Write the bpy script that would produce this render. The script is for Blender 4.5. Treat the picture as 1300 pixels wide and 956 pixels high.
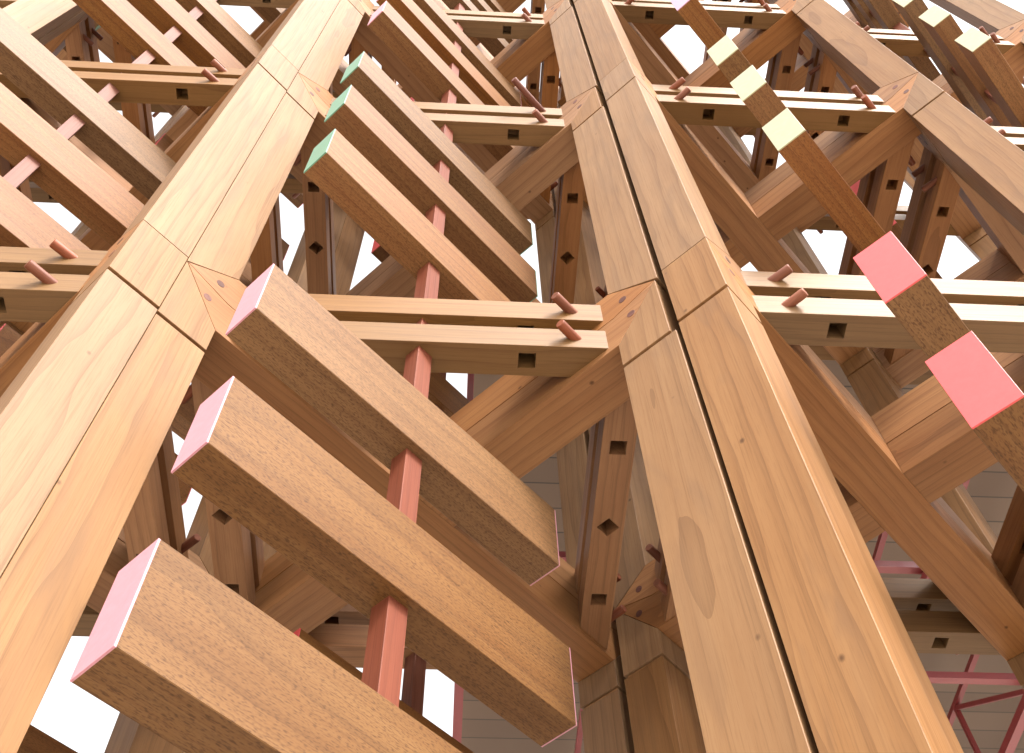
import bpy, bmesh, math, random
from mathutils import Matrix, Vector

for o in list(bpy.data.objects):
    bpy.data.objects.remove(o)
sc = bpy.context.scene
W = 0.12                      # width of one timber post, metres
EYE = 1.6                     # camera height
S = math.sqrt(0.5)

# ------------------------------------------------------------------ camera
F_PX = 1317.1
cam = bpy.data.cameras.new('camera')
camo = bpy.data.objects.new('camera', cam)
sc.collection.objects.link(camo)
right = Vector((0.99840, -0.05354, -0.01844)); down = Vector((0.03727, 0.86654, -0.49771)); fwd = Vector((0.04262, 0.49622, 0.86715))
camo.matrix_world = Matrix(((right.x, -down.x, -fwd.x, 0), (right.y, -down.y, -fwd.y, 0), (right.z, -down.z, -fwd.z, EYE), (0, 0, 0, 1)))
cam.sensor_fit = 'HORIZONTAL'; cam.sensor_width = 36
cam.lens = 36 * F_PX / 1300
cam.shift_y = -44.5 / 1300
cam.clip_start = 0.05; cam.clip_end = 3000
sc.camera = camo

# ------------------------------------------------------------------ light
SUN_EL, SUN_AZ = math.radians(44), math.radians(153)      # azimuth clockwise from +Y
sun_dir = Vector((math.sin(SUN_AZ) * math.cos(SUN_EL), math.cos(SUN_AZ) * math.cos(SUN_EL), math.sin(SUN_EL)))
world = bpy.data.worlds.new('World'); sc.world = world; world.use_nodes = True
wn = world.node_tree; wn.nodes.clear()
sky = wn.nodes.new('ShaderNodeTexSky'); sky.sky_type = 'NISHITA'; sky.sun_disc = False
sky.sun_elevation = SUN_EL; sky.sun_rotation = SUN_AZ
sky.air_density = 1.0; sky.dust_density = 6.0; sky.ozone_density = 1.0
hs = wn.nodes.new('ShaderNodeHueSaturation'); hs.inputs['Saturation'].default_value = 0.04
bg = wn.nodes.new('ShaderNodeBackground'); bg.inputs['Strength'].default_value = 0.15
wo = wn.nodes.new('ShaderNodeOutputWorld')
wn.links.new(sky.outputs[0], hs.inputs['Color']); wn.links.new(hs.outputs[0], bg.inputs['Color']); wn.links.new(bg.outputs[0], wo.inputs[0])
sl = bpy.data.lights.new('sun', 'SUN'); sl.energy = 1.3; sl.angle = math.radians(10); sl.color = (1.0, 0.91, 0.79)
so = bpy.data.objects.new('sun', sl); sc.collection.objects.link(so)
so.rotation_euler = sun_dir.to_track_quat('Z', 'Y').to_euler(); so.location = (3, -6, 8)

sc.view_settings.view_transform = 'Standard'; sc.view_settings.look = 'None'
sc.view_settings.exposure = 2.06; sc.view_settings.gamma = 1.0
try:
    sc.cycles.max_bounces = 8; sc.cycles.diffuse_bounces = 5
except Exception:
    pass

# ------------------------------------------------------------------ materials
def nd(t, kind, **kw):
    n = t.nodes.new(kind)
    for k, v in kw.items():
        if k in n.inputs: n.inputs[k].default_value = v
        else: setattr(n, k, v)
    return n

def wood(name, pale, mid, dark, vein=0.5, ring=16.0, pore=0.35, rough=0.5, spread=0.16, speck=0.0, stain=0.0):
    """Sawn timber, grain along local X; every board gets its own slice of the tree."""
    m = bpy.data.materials.new(name); m.use_nodes = True
    t = m.node_tree; L = t.links; b = t.nodes['Principled BSDF']
    tc = nd(t, 'ShaderNodeTexCoord'); oi = nd(t, 'ShaderNodeObjectInfo')
    off = nd(t, 'ShaderNodeVectorMath', operation='SCALE'); off.inputs[0].default_value = (37.1, 11.3, 23.7)
    L.new(oi.outputs['Random'], off.inputs['Scale'])
    add = nd(t, 'ShaderNodeVectorMath', operation='ADD'); L.new(tc.outputs['Object'], add.inputs[0]); L.new(off.outputs[0], add.inputs[1])
    # slow wander of the grain
    mp0 = nd(t, 'ShaderNodeMapping'); mp0.inputs['Scale'].default_value = (2.2, 7, 7); L.new(add.outputs[0], mp0.inputs[0])
    n0 = nd(t, 'ShaderNodeTexNoise', Scale=1.0, Detail=2.0); L.new(mp0.outputs[0], n0.inputs['Vector'])
    # growth rings: cylinders about an off-board heart, seen as cathedrals and stripes
    heart = nd(t, 'ShaderNodeVectorMath', operation='MULTIPLY_ADD')
    L.new(tc.outputs['Object'], heart.inputs[0]); heart.inputs[1].default_value = (0.10, 1, 1)
    ho = nd(t, 'ShaderNodeCombineXYZ')
    r1 = nd(t, 'ShaderNodeMapRange'); L.new(oi.outputs['Random'], r1.inputs[0]); r1.inputs[3].default_value = -0.16; r1.inputs[4].default_value = 0.16
    fr = nd(t, 'ShaderNodeMath', operation='MULTIPLY'); L.new(oi.outputs['Random'], fr.inputs[0]); fr.inputs[1].default_value = 7.3
    fr2 = nd(t, 'ShaderNodeMath', operation='FRACT'); L.new(fr.outputs[0], fr2.inputs[0])
    r2 = nd(t, 'ShaderNodeMapRange'); L.new(fr2.outputs[0], r2.inputs[0]); r2.inputs[3].default_value = 0.05; r2.inputs[4].default_value = 0.22
    L.new(r1.outputs[0], ho.inputs[1]); L.new(r2.outputs[0], ho.inputs[2]); L.new(ho.outputs[0], heart.inputs[2])
    warp = nd(t, 'ShaderNodeVectorMath', operation='MULTIPLY_ADD'); L.new(n0.outputs['Color'], warp.inputs[0]); warp.inputs[1].default_value = (0.0, 0.042, 0.042); L.new(heart.outputs[0], warp.inputs[2])
    wv = nd(t, 'ShaderNodeTexWave', wave_type='RINGS', rings_direction='X', wave_profile='SAW', Scale=ring, Distortion=1.2, Detail=3.0)
    wv.inputs['Detail Scale'].default_value = 1.4
    L.new(warp.outputs[0], wv.inputs['Vector'])
    # fine fibres and pores
    mp1 = nd(t, 'ShaderNodeMapping'); mp1.inputs['Scale'].default_value = (5, 330, 330); L.new(add.outputs[0], mp1.inputs[0])
    n1 = nd(t, 'ShaderNodeTexNoise', Scale=1.0, Detail=3.0); L.new(mp1.outputs[0], n1.inputs['Vector'])
    mp2 = nd(t, 'ShaderNodeMapping'); mp2.inputs['Scale'].default_value = (1.6, 40, 40); L.new(add.outputs[0], mp2.inputs[0])
    n2 = nd(t, 'ShaderNodeTexNoise', Scale=1.0, Detail=4.0, Distortion=0.6); L.new(mp2.outputs[0], n2.inputs['Vector'])
    mp3 = nd(t, 'ShaderNodeMapping'); mp3.inputs['Scale'].default_value = (130, 520, 520) if speck else (30, 800, 800); L.new(add.outputs[0], mp3.inputs[0])
    n3 = nd(t, 'ShaderNodeTexNoise', Scale=1.0, Detail=1.0); L.new(mp3.outputs[0], n3.inputs['Vector'])
    # base tone wanders between pale and mid
    rp = nd(t, 'ShaderNodeValToRGB'); rp.color_ramp.elements[0].position = 0.30; rp.color_ramp.elements[1].position = 0.70
    rp.color_ramp.elements[0].color = (*mid, 1); rp.color_ramp.elements[1].color = (*pale, 1)
    mixn = nd(t, 'ShaderNodeMath', operation='MULTIPLY_ADD'); L.new(n0.outputs['Fac'], mixn.inputs[0]); mixn.inputs[1].default_value = 0.45
    hm = nd(t, 'ShaderNodeMath', operation='MULTIPLY'); L.new(n2.outputs['Fac'], hm.inputs[0]); hm.inputs[1].default_value = 0.55
    L.new(hm.outputs[0], mixn.inputs[2]); L.new(mixn.outputs[0], rp.inputs[0])
    # dark late-wood lines
    pw = nd(t, 'ShaderNodeMath', operation='POWER'); L.new(wv.outputs['Fac'], pw.inputs[0]); pw.inputs[1].default_value = 4.5
    pm = nd(t, 'ShaderNodeMath', operation='MULTIPLY'); L.new(pw.outputs[0], pm.inputs[0]); pm.inputs[1].default_value = vein
    mx = nd(t, 'ShaderNodeMixRGB'); L.new(pm.outputs[0], mx.inputs[0]); L.new(rp.outputs[0], mx.inputs[1]); mx.inputs[2].default_value = (*dark, 1)
    pr = nd(t, 'ShaderNodeMapRange'); L.new(n1.outputs['Fac'], pr.inputs[0]); pr.inputs[1].default_value = 0.52; pr.inputs[2].default_value = 0.75; pr.inputs[4].default_value = pore
    mx2 = nd(t, 'ShaderNodeMixRGB'); L.new(pr.outputs[0], mx2.inputs[0]); L.new(mx.outputs[0], mx2.inputs[1]); mx2.inputs[2].default_value = (*dark, 1)
    p3 = nd(t, 'ShaderNodeMapRange'); L.new(n3.outputs['Fac'], p3.inputs[0]); p3.inputs[1].default_value = 0.50 if speck else 0.56; p3.inputs[2].default_value = 0.68; p3.inputs[4].default_value = max(speck, 0.15)
    mx3 = nd(t, 'ShaderNodeMixRGB'); L.new(p3.outputs[0], mx3.inputs[0]); L.new(mx2.outputs[0], mx3.inputs[1]); mx3.inputs[2].default_value = (*dark, 1)
    last = mx3
    if stain:
        mp4 = nd(t, 'ShaderNodeMapping'); mp4.inputs['Scale'].default_value = (3.5, 16, 16); L.new(add.outputs[0], mp4.inputs[0])
        n4 = nd(t, 'ShaderNodeTexNoise', Scale=1.0, Detail=3.0, Distortion=0.8); L.new(mp4.outputs[0], n4.inputs['Vector'])
        p4 = nd(t, 'ShaderNodeMapRange'); L.new(n4.outputs['Fac'], p4.inputs[0]); p4.inputs[1].default_value = 0.52; p4.inputs[2].default_value = 0.74; p4.inputs[4].default_value = stain
        mx4 = nd(t, 'ShaderNodeMixRGB'); L.new(p4.outputs[0], mx4.inputs[0]); L.new(mx3.outputs[0], mx4.inputs[1]); mx4.inputs[2].default_value = (mid[0] * .72, mid[1] * .80, mid[2] * 1.05, 1)
        vo = nd(t, 'ShaderNodeTexVoronoi', Scale=1.0); mp5 = nd(t, 'ShaderNodeMapping'); mp5.inputs['Scale'].default_value = (7, 9, 9); L.new(add.outputs[0], mp5.inputs[0]); L.new(mp5.outputs[0], vo.inputs['Vector'])
        p5 = nd(t, 'ShaderNodeMapRange'); L.new(vo.outputs['Distance'], p5.inputs[0]); p5.inputs[1].default_value = 0.055; p5.inputs[2].default_value = 0.02; p5.inputs[4].default_value = 0.8
        mx5 = nd(t, 'ShaderNodeMixRGB'); L.new(p5.outputs[0], mx5.inputs[0]); L.new(mx4.outputs[0], mx5.inputs[1]); mx5.inputs[2].default_value = (dark[0] * .6, dark[1] * .6, dark[2] * .6, 1)
        last = mx5
    # board to board variation
    hsv = nd(t, 'ShaderNodeHueSaturation'); L.new(last.outputs[0], hsv.inputs['Color'])
    vr = nd(t, 'ShaderNodeMapRange'); L.new(oi.outputs['Random'], vr.inputs[0]); vr.inputs[3].default_value = 1 - spread; vr.inputs[4].default_value = 1 + spread
    sr = nd(t, 'ShaderNodeMapRange'); L.new(fr2.outputs[0], sr.inputs[0]); sr.inputs[3].default_value = 0.90; sr.inputs[4].default_value = 1.06
    hr = nd(t, 'ShaderNodeMapRange'); L.new(fr2.outputs[0], hr.inputs[0]); hr.inputs[3].default_value = 0.5015; hr.inputs[4].default_value = 0.4975
    L.new(vr.outputs[0], hsv.inputs['Value']); L.new(sr.outputs[0], hsv.inputs['Saturation']); L.new(hr.outputs[0], hsv.inputs['Hue'])
    L.new(hsv.outputs[0], b.inputs['Base Color'])
    rr = nd(t, 'ShaderNodeMapRange'); L.new(n1.outputs['Fac'], rr.inputs[0]); rr.inputs[3].default_value = rough - 0.08; rr.inputs[4].default_value = rough + 0.15
    L.new(rr.outputs[0], b.inputs['Roughness']); b.inputs['Specular IOR Level'].default_value = 0.18
    bp = nd(t, 'ShaderNodeBump', Strength=0.16, Distance=0.0006); L.new(n1.outputs['Fac'], bp.inputs['Height']); L.new(bp.outputs[0], b.inputs['Normal'])
    return m

M = {}
M['post'] = wood('post_wood', (0.198, 0.109, 0.049), (0.156, 0.078, 0.032), (0.071, 0.031, 0.012), vein=0.40, ring=11.0, spread=0.07, stain=0.45)
M['beam'] = wood('beam_wood', (0.253, 0.123, 0.049), (0.187, 0.080, 0.029), (0.075, 0.027, 0.008), vein=0.36, ring=13.0, spread=0.16, stain=0.15)
M['rail'] = wood('rail_wood', (0.145, 0.077, 0.029), (0.116, 0.058, 0.020), (0.058, 0.024, 0.008), vein=0.34, ring=14.0, spread=0.09)
M['rail_dark'] = wood('brown_rail_wood', (0.247, 0.113, 0.042), (0.175, 0.071, 0.023), (0.072, 0.025, 0.007), vein=0.34, ring=14.0, spread=0.16)
M['plank'] = wood('plank_wood', (0.151, 0.078, 0.030), (0.107, 0.049, 0.017), (0.032, 0.013, 0.005), vein=0.28, ring=11.0, spread=0.13, speck=0.6)
M['plank_red'] = wood('reddish_plank_wood', (0.168, 0.079, 0.024), (0.126, 0.046, 0.012), (0.043, 0.013, 0.004), vein=0.35, ring=13.0, spread=0.12, speck=0.5)
M['rod'] = wood('red_rod_wood', (0.137, 0.046, 0.026), (0.102, 0.029, 0.016), (0.049, 0.013, 0.007), vein=0.30, ring=14.0, spread=0.08)
M['dowel_end'] = wood('dark_dowel_wood', (0.10, 0.042, 0.03), (0.07, 0.028, 0.022), (0.03, 0.012, 0.01), spread=0.3)
M['dowel'] = wood('dowel_wood', (0.176, 0.057, 0.027), (0.123, 0.035, 0.016), (0.053, 0.015, 0.008), vein=0.3, ring=16.0, spread=0.15)

def paint(name, col, rough=0.45):
    m = bpy.data.materials.new(name); m.use_nodes = True
    t = m.node_tree; b = t.nodes['Principled BSDF']
    tc = nd(t, 'ShaderNodeTexCoord'); n = nd(t, 'ShaderNodeTexNoise', Scale=70.0, Detail=9.0, Roughness=0.7)
    t.links.new(tc.outputs['Object'], n.inputs['Vector'])
    r = nd(t, 'ShaderNodeValToRGB'); r.color_ramp.elements[0].position = 0.3; r.color_ramp.elements[1].position = 0.7
    r.color_ramp.elements[0].color = (*[c * 0.84 for c in col], 1); r.color_ramp.elements[1].color = (*col, 1)
    t.links.new(n.outputs['Fac'], r.inputs[0]); t.links.new(r.outputs[0], b.inputs['Base Color'])
    b.inputs['Roughness'].default_value = rough
    bp = nd(t, 'ShaderNodeBump', Strength=0.15, Distance=0.0008); t.links.new(n.outputs['Fac'], bp.inputs['Height']); t.links.new(bp.outputs[0], b.inputs['Normal'])
    return m
P_COL = {'pink': (0.40, 0.18, 0.22), 'hot': (0.50, 0.060, 0.060), 'cream': (0.30, 0.29, 0.175), 'mint': (0.085, 0.195, 0.125), 'lilac': (0.36, 0.20, 0.29)}
for k, c in P_COL.items(): M[k] = paint(k + '_paint', c)
M['steel'] = paint('red_steel_paint', (0.15, 0.016, 0.016), 0.45)

# ------------------------------------------------------------------ geometry helpers
COL = sc.collection
VH, VN, VV = Vector((1, 0, 0)), Vector((0, 1, 0)), Vector((0, 0, 1))
VP, VQ = Vector((S, -S, 0)), Vector((S, S, 0))
def wp(h, n, v): return Vector((h * W, n * W, v * W + EYE))

def basis(loc, X, Y):
    Z = X.cross(Y)
    return Matrix(((X.x, Y.x, Z.x, loc.x), (X.y, Y.y, Z.y, loc.y), (X.z, Y.z, Z.z, loc.z), (0, 0, 0, 1)))

def prism_mesh(name, polys, t, mat, bevel=0.0008):
    """polygons in local XY (units of W), extruded +-t/2 along local Z."""
    bm = bmesh.new()
    for poly in polys:
        lo = [bm.verts.new((x * W, y * W, -t * W / 2)) for x, y in poly]
        hi = [bm.verts.new((x * W, y * W, t * W / 2)) for x, y in poly]
        bm.faces.new(lo[::-1]); bm.faces.new(hi)
        n = len(poly)
        for i in range(n): bm.faces.new((lo[i], lo[(i + 1) % n], hi[(i + 1) % n], hi[i]))
    bmesh.ops.recalc_face_normals(bm, faces=bm.faces)
    if bevel: bmesh.ops.bevel(bm, geom=list(bm.edges), offset=bevel, segments=1, affect='EDGES', clamp_overlap=True)
    me = bpy.data.meshes.new(name); bm.to_mesh(me); bm.free(); me.materials.append(mat)
    return me

def box_mesh(name, L, a, b, mat, bevel=0.0011):
    return prism_mesh(name, [[(-L / 2, -a / 2), (L / 2, -a / 2), (L / 2, a / 2), (-L / 2, a / 2)]], b, mat, bevel)

def dowel_mesh(name, L, r, mat):
    bm = bmesh.new(); N = 20
    rings = []
    for x, rr in ((-L / 2, r * .88), (-L / 2 + .025, r), (L / 2 - .025, r), (L / 2, r * .88)):
        rings.append([bm.verts.new((x * W, rr * W * math.cos(2 * math.pi * i / N), rr * W * math.sin(2 * math.pi * i / N))) for i in range(N)])
    for a, b in zip(rings, rings[1:]):
        for i in range(N):
            f = bm.faces.new((a[i], a[(i + 1) % N], b[(i + 1) % N], b[i])); f.smooth = True
    bm.faces.new(rings[0][::-1]); bm.faces.new(rings[-1])
    bmesh.ops.recalc_face_normals(bm, faces=bm.faces)
    me = bpy.data.meshes.new(name); bm.to_mesh(me); bm.free(); me.materials.append(mat)
    return me

def rail_mesh(name, c, w, mat):
    """square rail along X, ends mitred 45 degrees against the diagonal beams, three blind mortises in its underside."""
    bm = bmesh.new(); a = w / 2; ch = 0.007; i = a - ch; dep = 0.5
    def V(x, y, z): return bm.verts.new((x * W, y * W, z * W))
    def F(*p): bm.faces.new([V(*q) for q in p])
    def X(y): return c - y
    hs_ = 0.155; hd = 0.225
    F((-X(-i), -i, a), (X(-i), -i, a), (X(i), i, a), (-X(i), i, a))
    holes = [(-1.9, 'sq'), (0.0, 'di'), (1.9, 'sq')]
    xa = xb = None
    xl0, xl1 = -X(-i), -X(i)
    for cx, kind in holes:
        r = hs_ if kind == 'sq' else hd
        F((xl0, -i, -a), (cx - r, -i, -a), (cx - r, i, -a), (xl1, i, -a))
        if kind == 'sq':
            F((cx - r, -i, -a), (cx + r, -i, -a), (cx + r, -r, -a), (cx - r, -r, -a)); F((cx - r, r, -a), (cx + r, r, -a), (cx + r, i, -a), (cx - r, i, -a))
            pts = [(cx - r, -r), (cx + r, -r), (cx + r, r), (cx - r, r)]
        else:
            for sx in (-1, 1):
                F((cx + sx * r, -i, -a), (cx, -i, -a), (cx, -r, -a), (cx + sx * r, 0, -a)); F((cx + sx * r, i, -a), (cx, i, -a), (cx, r, -a), (cx + sx * r, 0, -a))
            pts = [(cx - r, 0), (cx, -r), (cx + r, 0), (cx, r)]
        for k in range(4):
            p, q = pts[k], pts[(k + 1) % 4]
            F((p[0], p[1], -a), (p[0], p[1], -a + dep), (q[0], q[1], -a + dep), (q[0], q[1], -a))
        F(*[(p[0], p[1], -a + dep) for p in pts])
        xl0 = xl1 = cx + r
    F((xl0, -i, -a), (X(-i), -i, -a), (X(i), i, -a), (xl0, i, -a))
    for s_ in (-1, 1):
        y = s_ * a
        F((-X(y), y, -i), (X(y), y, -i), (X(y), y, i), (-X(y), y, i))
        for z in (-1, 1):
            F((-X(y), y, z * i), (X(y), y, z * i), (X(s_ * i), s_ * i, z * a), (-X(s_ * i), s_ * i, z * a))
        F((s_ * X(-a), -a, -i), (s_ * X(a), a, -i), (s_ * X(a), a, i), (s_ * X(-a), -a, i))
        for z in (-1, 1):
            F((s_ * X(-a), -a, z * i), (s_ * X(a), a, z * i), (s_ * X(i), i, z * a), (s_ * X(-i), -i, z * a))
    bmesh.ops.remove_doubles(bm, verts=bm.verts, dist=1e-5)
    bmesh.ops.recalc_face_normals(bm, faces=bm.faces)
    me = bpy.data.meshes.new(name); bm.to_mesh(me); bm.free(); me.materials.append(mat)
    return me

def empty(name, loc, label, cat, group=None):
    o = bpy.data.objects.new(name, None); COL.objects.link(o); o.location = loc; o.empty_display_size = 0.05
    o['label'] = label; o['category'] = cat
    if group: o['group'] = group
    return o
def child(name, me, mtx, parent):
    o = bpy.data.objects.new(name, me); COL.objects.link(o)
    o.parent = parent; o.matrix_basis = Matrix.Translation(-parent.location) @ mtx
    return o

# ------------------------------------------------------------------ the lattice
D = 8.342; PITCH = 12.26; V0 = 14.888
PB, PT, APEX, GAP = 0.67, 2.60, 1.88, 0.085
RW, RGAP, RIN = 0.63, 0.37, 0.46          # rail width, gap of the pair, how far inside the node line
GROUND_V = -EYE / W
LEVELS = [0, 1, 2, 3]
TOP_EXTRA = 2.6

# post meshes: local X up, local Y = away from the beam (+Y side is the pointed apex), Z across
seg_h = PITCH
ME = {}
ME['stub'] = prism_mesh('knot_block', [[(0.006, -.5), (PB - .006, -.5), (APEX - .006, .5), (0.006, .5)]], 1.0, M['post'])
ME['seg'] = prism_mesh('post_segment', [[(PT + .006, -.5), (PITCH - GAP, -.5), (PITCH - GAP, .5), (APEX + .006, .5)]], 1.0, M['post'])
ME['seg_top'] = prism_mesh('post_segment', [[(PT + .006, -.5), (PT + TOP_EXTRA, -.5), (PT + TOP_EXTRA, .5), (APEX + .006, .5)]], 1.0, M['post'])
low = V0 - GROUND_V
ME['seg_low'] = prism_mesh('post_segment', [[(-low + .0, -.5), (-GAP, -.5), (-GAP, .5), (-low + .0, .5)]], 1.0, M['post'])
ME['seg_low_wide'] = prism_mesh('post_segment', [[(-low + .0, -.5), (-GAP, -.5), (-GAP, .60), (-low + .0, .60)]], 1.0, M['post'])
ME['seg_wide'] = prism_mesh('post_segment', [[(PT + .006, -.5), (PITCH - GAP, -.5), (PITCH - GAP, .56), (APEX + .006, .56)]], 1.0, M['post'])
ME['core'] = prism_mesh('tenon', [[(-.4, -.44), (PB - .05, -.44), (PB - .05, .44), (-.4, .44)]], .88, M['beam'], 0)
# beams: local X along, local Y up
LT = D / S / 2                      # half distance between the two nodes
PM = (PB + PT) / 2
def plank_polys(split, upper):
    y0, y1 = (PM + .007, PT - .004) if upper else (PB + .004, PM - .007)
    xe = LT - .5; tip = LT + .5 - .02
    if upper: full = [(-xe, y0), (xe, y0), (tip, APEX - .005), (xe, y1), (-xe, y1), (-tip, APEX - .005)]
    else: full = [(-xe, y0), (xe, y0), (tip, APEX - .01), (xe, y1), (-xe, y1), (-tip, APEX - .01)]
    if not split: return [full]
    r = .503
    if upper: return [[(r, y0), (xe, y0), (tip, APEX - .005), (xe, y1), (r, y1)], [(-r, y0), (-xe, y0), (-tip, APEX - .005), (-xe, y1), (-r, y1)]]
    return [[(r, y0), (xe, y0), (tip, APEX - .01), (xe, y1), (r, y1)], [(-r, y0), (-xe, y0), (-tip, APEX - .01), (-xe, y1), (-r, y1)]]
for k, sp in (('P', True), ('Q', False)):
    ME['up' + k] = prism_mesh('upper_plank', plank_polys(sp, True), 1.0, M['beam'])
    ME['lo' + k] = prism_mesh('lower_plank', plank_polys(sp, False), 1.0, M['beam'])
ME['dowel'] = dowel_mesh('dowel', 1.012, 0.095, M['dowel_end'])
RC = D / 2 - RIN - .707 + .03
ME['rail'] = rail_mesh('rail', RC, RW, M['rail'])
ME['rail_dark'] = rail_mesh('rail', RC, RW, M['rail_dark'])
ME['peg'] = dowel_mesh('peg', 1.75, 0.092, M['dowel'])
ME['peg_long'] = dowel_mesh('peg', 2.6, 0.092, M['rod'])
TP, TVH, TL = 0.637, 1.40, 6.41
ME['plank'] = box_mesh('plank_body', TL - .04, TVH, TP, M['plank'])
ME['plank_red'] = box_mesh('plank_body', TL - .04, TVH, TP, M['plank_red'])
for c in P_COL: ME['cap_' + c] = box_mesh('painted_end', .03, TVH - .004, TP - .004, M[c], 0.0004)

CELLS = [
    ('far left', -23.25, 9.02, 0.0, ['pink', 'mint', 'pink', 'mint', 'pink'], 'hot'),  # bay name, front-left node h, n, level offset, painted ends by storey
    ('left', -14.073, 8.189, .117, ['pink', 'mint', 'pink', 'mint', 'pink'], 'hot'),
    ('middle', -5.016, 8.904, 0.0, ['pink', 'mint', 'pink', 'mint', 'pink'], 'hot'),
    ('right', 4.160, 8.070, .117, ['hot', 'cream', 'lilac', 'cream', 'lilac'], 'hot'),
    ('far right', 13.217, 8.785, 0.0, ['cream', 'cream', 'cream', 'cream', 'cream'], 'hot'),
]
LVL = ['lowest', 'second', 'third', 'fourth', 'topmost']
random.seed(4)

for bay, h0, n0, dv, ends, rear_end in CELLS:
    hc, nc = h0 + D / 2, n0 + D / 2
    v0 = V0 + dv
    # --- four corner posts; (dh, dn, beam axis pointing away from the cell middle)
    for dh, dn, ax, where in ((-1, -1, -VQ, 'front left'), (1, -1, VP, 'front right'), (-1, 1, -VP, 'rear left'), (1, 1, VQ, 'rear right')):
        h, n = hc + dh * D / 2, nc + dn * D / 2
        base = wp(h, n, GROUND_V)
        e = empty('timber_post', base, '%s corner post of the %s bay, pale timber with pegged knots' % (where, bay), 'post', 'posts of the timber lattice tower')
        wide = '_wide' if (bay == 'middle' and where == 'front right') else ''
        child('post_segment', ME['seg_low' + wide], basis(wp(h, n, v0), VV, ax), e)
        for k in LEVELS:
            B = basis(wp(h, n, v0 + k * PITCH), VV, ax)
            child('knot_block', ME['stub'], B, e); child('tenon', ME['core'], B, e)
            child('post_segment', ME['seg_top' if k == LEVELS[-1] else 'seg' + wide], B, e)
    for k in LEVELS:
        vk = v0 + k * PITCH
        # --- two crossing diagonal beams
        for key, ax, txt in (('P', VP, 'from the front right post back to the rear left post'), ('Q', VQ, 'from the front left post back to the rear right post')):
            e = empty('diagonal_beam', wp(hc, nc, vk), '%s diagonal beam %s at the %s knot level' % (bay + ' bay', txt, LVL[k]), 'beam', 'crossing diagonal beams inside the lattice')
            Bm = basis(wp(hc, nc, vk), ax, VV)
            child('upper_plank', ME['up' + key], Bm, e); child('lower_plank', ME['lo' + key], Bm, e)
            cr = ax.cross(VV)
            for s in (-1, 1):
                for dx, yy in ((-.22, 2.03), (-.12, 1.36)):
                    d = wp(hc, nc, vk + yy) + ax * (s * (LT + dx) * W)
                    child('dowel', ME['dowel'], basis(d, cr, ax), e)
        # --- rail pairs on the four sides
        for r, side in enumerate(('front', 'right side', 'rear', 'left side')):
            ang = Matrix.Rotation(r * math.pi / 2, 3, 'Z')
            for j, nm in ((0, 'lower'), (1, 'upper')):
                vz = vk + PB + RW / 2 + j * (RW + RGAP) + (.14 if bay == 'middle' else .03)
                off = ang @ Vector((0, -D / 2 + RIN, 0))
                ctr = wp(hc + off.x, nc + off.y, vz)
                e = empty('rail', ctr, '%s rail of the %s pair at the %s knot level, %s bay' % (nm, side, LVL[k], bay), 'rail', 'paired pale rails with square mortises')
                child('rail_bar', ME['rail' if r == 0 or (r == 2 and bay != 'middle') else 'rail_dark'], basis(ctr, ang @ VH, ang @ VN), e)
                for s in (-1, 1):
                    pt = ang @ Vector((s * (D / 2 - 1.43), -D / 2 + .15, 0))
                    dr = ang @ Vector((-s * S, -S, 0))       # outward from the beam
                    lng = (bay == 'middle' and k == 1 and r == 0 and j == 1 and s == 1)
                    Lp = 2.6 if lng else 1.75
                    out = 1.25 if lng else .40 + random.uniform(-.07, .09)
                    dr = (dr + Vector((random.uniform(-.035, .035), random.uniform(-.035, .035), random.uniform(-.035, .035)))).normalized()
                    c = wp(hc + pt.x, nc + pt.y, vz) + dr * ((out - Lp / 2) * W)
                    child('peg', ME['peg_long' if lng else 'peg'], basis(c, dr, VV), e)
    # --- red rods and coloured bracket planks, front and rear
    for face, nn in (('front', n0 + RIN), ('rear', n0 + D - RIN)):
        top = v0 + LEVELS[-1] * PITCH + PT + 1.0
        ln = (top - GROUND_V)
        key = ('rod', round(ln, 3))
        if key not in ME: ME[key] = box_mesh('red_rod', ln, .33, .33, M['rod'])
        c = wp(hc, nn, (top + GROUND_V) / 2)
        o = bpy.data.objects.new('red_rod', ME[key]); COL.objects.link(o); o.matrix_world = basis(c, VV, VP)
        o['label'] = 'square red upright rod threading the %s planks and rails of the %s bay' % (face, bay); o['category'] = 'rod'; o['group'] = 'square red rods'
        for k in LEVELS:
            for j, dz in enumerate((-2.24, -5.33, -8.42) if k == 0 else (-2.04, -4.98, -8.05)):
                slide = 0.0
                if bay == 'right' and face == 'front' and k == 0: dz, slide = (-2.92, -5.85, -8.75)[j], -0.50
                vb = v0 + k * PITCH + dz
                colr = ends[k] if face == 'front' else rear_end
                c = wp(hc, nn, vb + TVH / 2) + VQ * (slide * W)
                pos = ('top', 'middle', 'bottom')[j]
                e = empty('bracket_plank', c, '%s of three %s planks, %s painted ends, under the %s rails, %s bay' % (pos, face, {'hot': 'coral', 'mint': 'mint'}.get(colr, colr), LVL[k], bay), 'plank', 'slanting planks with painted ends')
                jq = Matrix.Rotation(math.radians(random.uniform(-.35, .35)), 3, 'Z'); VQj = jq @ VQ; c = c + VQ * (random.uniform(-.05, .05) * W)
                body = 'plank_red' if (k in (1, 2) and j != 0) or face == 'rear' else 'plank'
                child('plank_body', ME[body], basis(c, VQj, VV), e)
                for s in (-1, 1):
                    child('painted_end', ME['cap_' + colr], basis(c + VQj * (s * (TL / 2 - .017) * W), VQj, VV), e)

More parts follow.
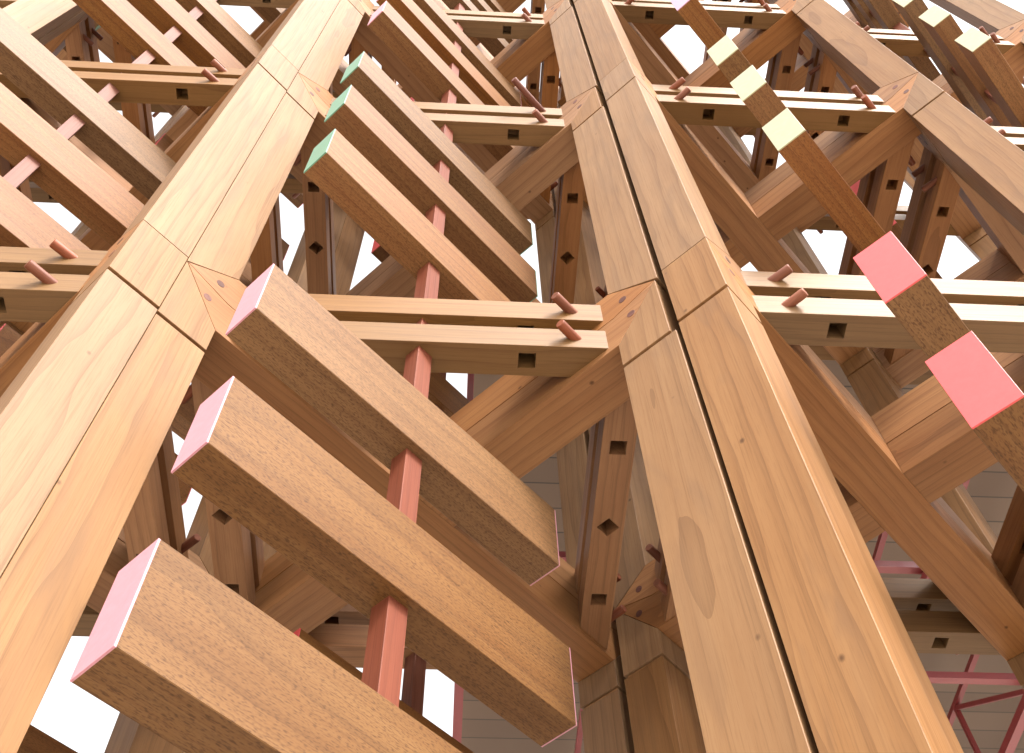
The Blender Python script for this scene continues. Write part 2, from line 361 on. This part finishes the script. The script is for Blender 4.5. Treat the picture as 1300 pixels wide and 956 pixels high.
# ------------------------------------------------------------------ red steel canopy behind
def bar_into(bm, a, b, r):
    d = (b - a); L = d.length; q = d.to_track_quat('X', 'Z').to_matrix().to_4x4()
    mt = Matrix.Translation((a + b) / 2) @ q @ Matrix.Diagonal((L, r, r, 1))
    bmesh.ops.create_cube(bm, size=1, matrix=mt)
CX0, CX1, CY0, CY1, CZ = 0.02, 7.02, 2.45, 9.45, 5.1
soff = bpy.data.materials.new('weathered_board'); soff.use_nodes = True
t = soff.node_tree; b = t.nodes['Principled BSDF']; tc = nd(t, 'ShaderNodeTexCoord')
br = nd(t, 'ShaderNodeTexBrick', Scale=1.0); br.inputs['Color1'].default_value = (.125, .078, .05, 1); br.inputs['Color2'].default_value = (.085, .052, .034, 1)
br.inputs['Mortar'].default_value = (.04, .026, .018, 1); br.inputs['Mortar Size'].default_value = .006; br.inputs['Mortar Smooth'].default_value = .6; br.inputs['Brick Width'].default_value = 9.0; br.inputs['Row Height'].default_value = .16
t.links.new(tc.outputs['Object'], br.inputs['Vector']); t.links.new(br.outputs[0], b.inputs['Base Color']); b.inputs['Roughness'].default_value = .7
ce = empty('canopy', Vector(((CX0 + CX1) / 2, (CY0 + CY1) / 2, 0)), 'red steel lattice canopy with a brown boarded ceiling behind the timber tower', 'canopy')
bm = bmesh.new(); bmesh.ops.create_cube(bm, size=1, matrix=Matrix.Diagonal((CX1 - CX0, CY1 - CY0, .08, 1)))
me = bpy.data.meshes.new('ceiling_boards'); bm.to_mesh(me); bm.free(); me.materials.append(soff)
child('ceiling_boards', me, Matrix.Translation(((CX0 + CX1) / 2, (CY0 + CY1) / 2, CZ + .75)), ce)
bm = bmesh.new(); NS = 10; st = (CX1 - CX0) / NS; sy = (CY1 - CY0) / NS
for i in range(NS + 1):
    x = CX0 + i * st; y = CY0 + i * sy
    bar_into(bm, Vector((x, CY0, CZ)), Vector((x, CY1, CZ)), .045); bar_into(bm, Vector((CX0, y, CZ + .062)), Vector((CX1, y, CZ + .062)), .04)
    bar_into(bm, Vector((x, CY0, CZ + .5)), Vector((x, CY1, CZ + .5)), .03)
    for j in range(NS):
        y0 = CY0 + j * sy
        bar_into(bm, Vector((x, y0, CZ)), Vector((x, y0 + sy, CZ + .5)) if j % 2 else Vector((x, y0 + sy * .98, CZ + .48)), .024)
        bar_into(bm, Vector((x, y0, CZ)), Vector((x, y0, CZ + .5)), .024)
bmesh.ops.translate(bm, verts=bm.verts, vec=-ce.location)
me = bpy.data.meshes.new('steel_lattice'); bm.to_mesh(me); bm.free(); me.materials.append(M['steel'])
child('steel_lattice', me, Matrix.Translation(ce.location), ce)
for x, y in ((CX0 + .1, CY1 - .1), (CX1 - .1, CY0 + .1), (CX1 - .1, CY1 - .1)):
    bm = bmesh.new(); bar_into(bm, Vector((0, 0, 0)), Vector((0, 0, CZ)), .12)
    me = bpy.data.meshes.new('canopy_column'); bm.to_mesh(me); bm.free(); me.materials.append(M['steel'])
    child('canopy_column', me, Matrix.Translation((x, y, 0)), ce)

# ------------------------------------------------------------------ ground
bm = bmesh.new()
bmesh.ops.create_grid(bm, x_segments=8, y_segments=8, size=400)
me = bpy.data.meshes.new('ground'); bm.to_mesh(me); bm.free()
gm = bpy.data.materials.new('pale_paving'); gm.use_nodes = True
t = gm.node_tree; b = t.nodes['Principled BSDF']; n = nd(t, 'ShaderNodeTexNoise', Scale=0.8, Detail=6.0)
tc = nd(t, 'ShaderNodeTexCoord'); t.links.new(tc.outputs['Object'], n.inputs['Vector'])
r = nd(t, 'ShaderNodeValToRGB'); r.color_ramp.elements[0].color = (.50, .46, .40, 1); r.color_ramp.elements[1].color = (.60, .56, .50, 1)
t.links.new(n.outputs['Fac'], r.inputs[0]); t.links.new(r.outputs[0], b.inputs['Base Color']); b.inputs['Roughness'].default_value = .9
me.materials.append(gm)
g = bpy.data.objects.new('ground', me); COL.objects.link(g); g['kind'] = 'structure'
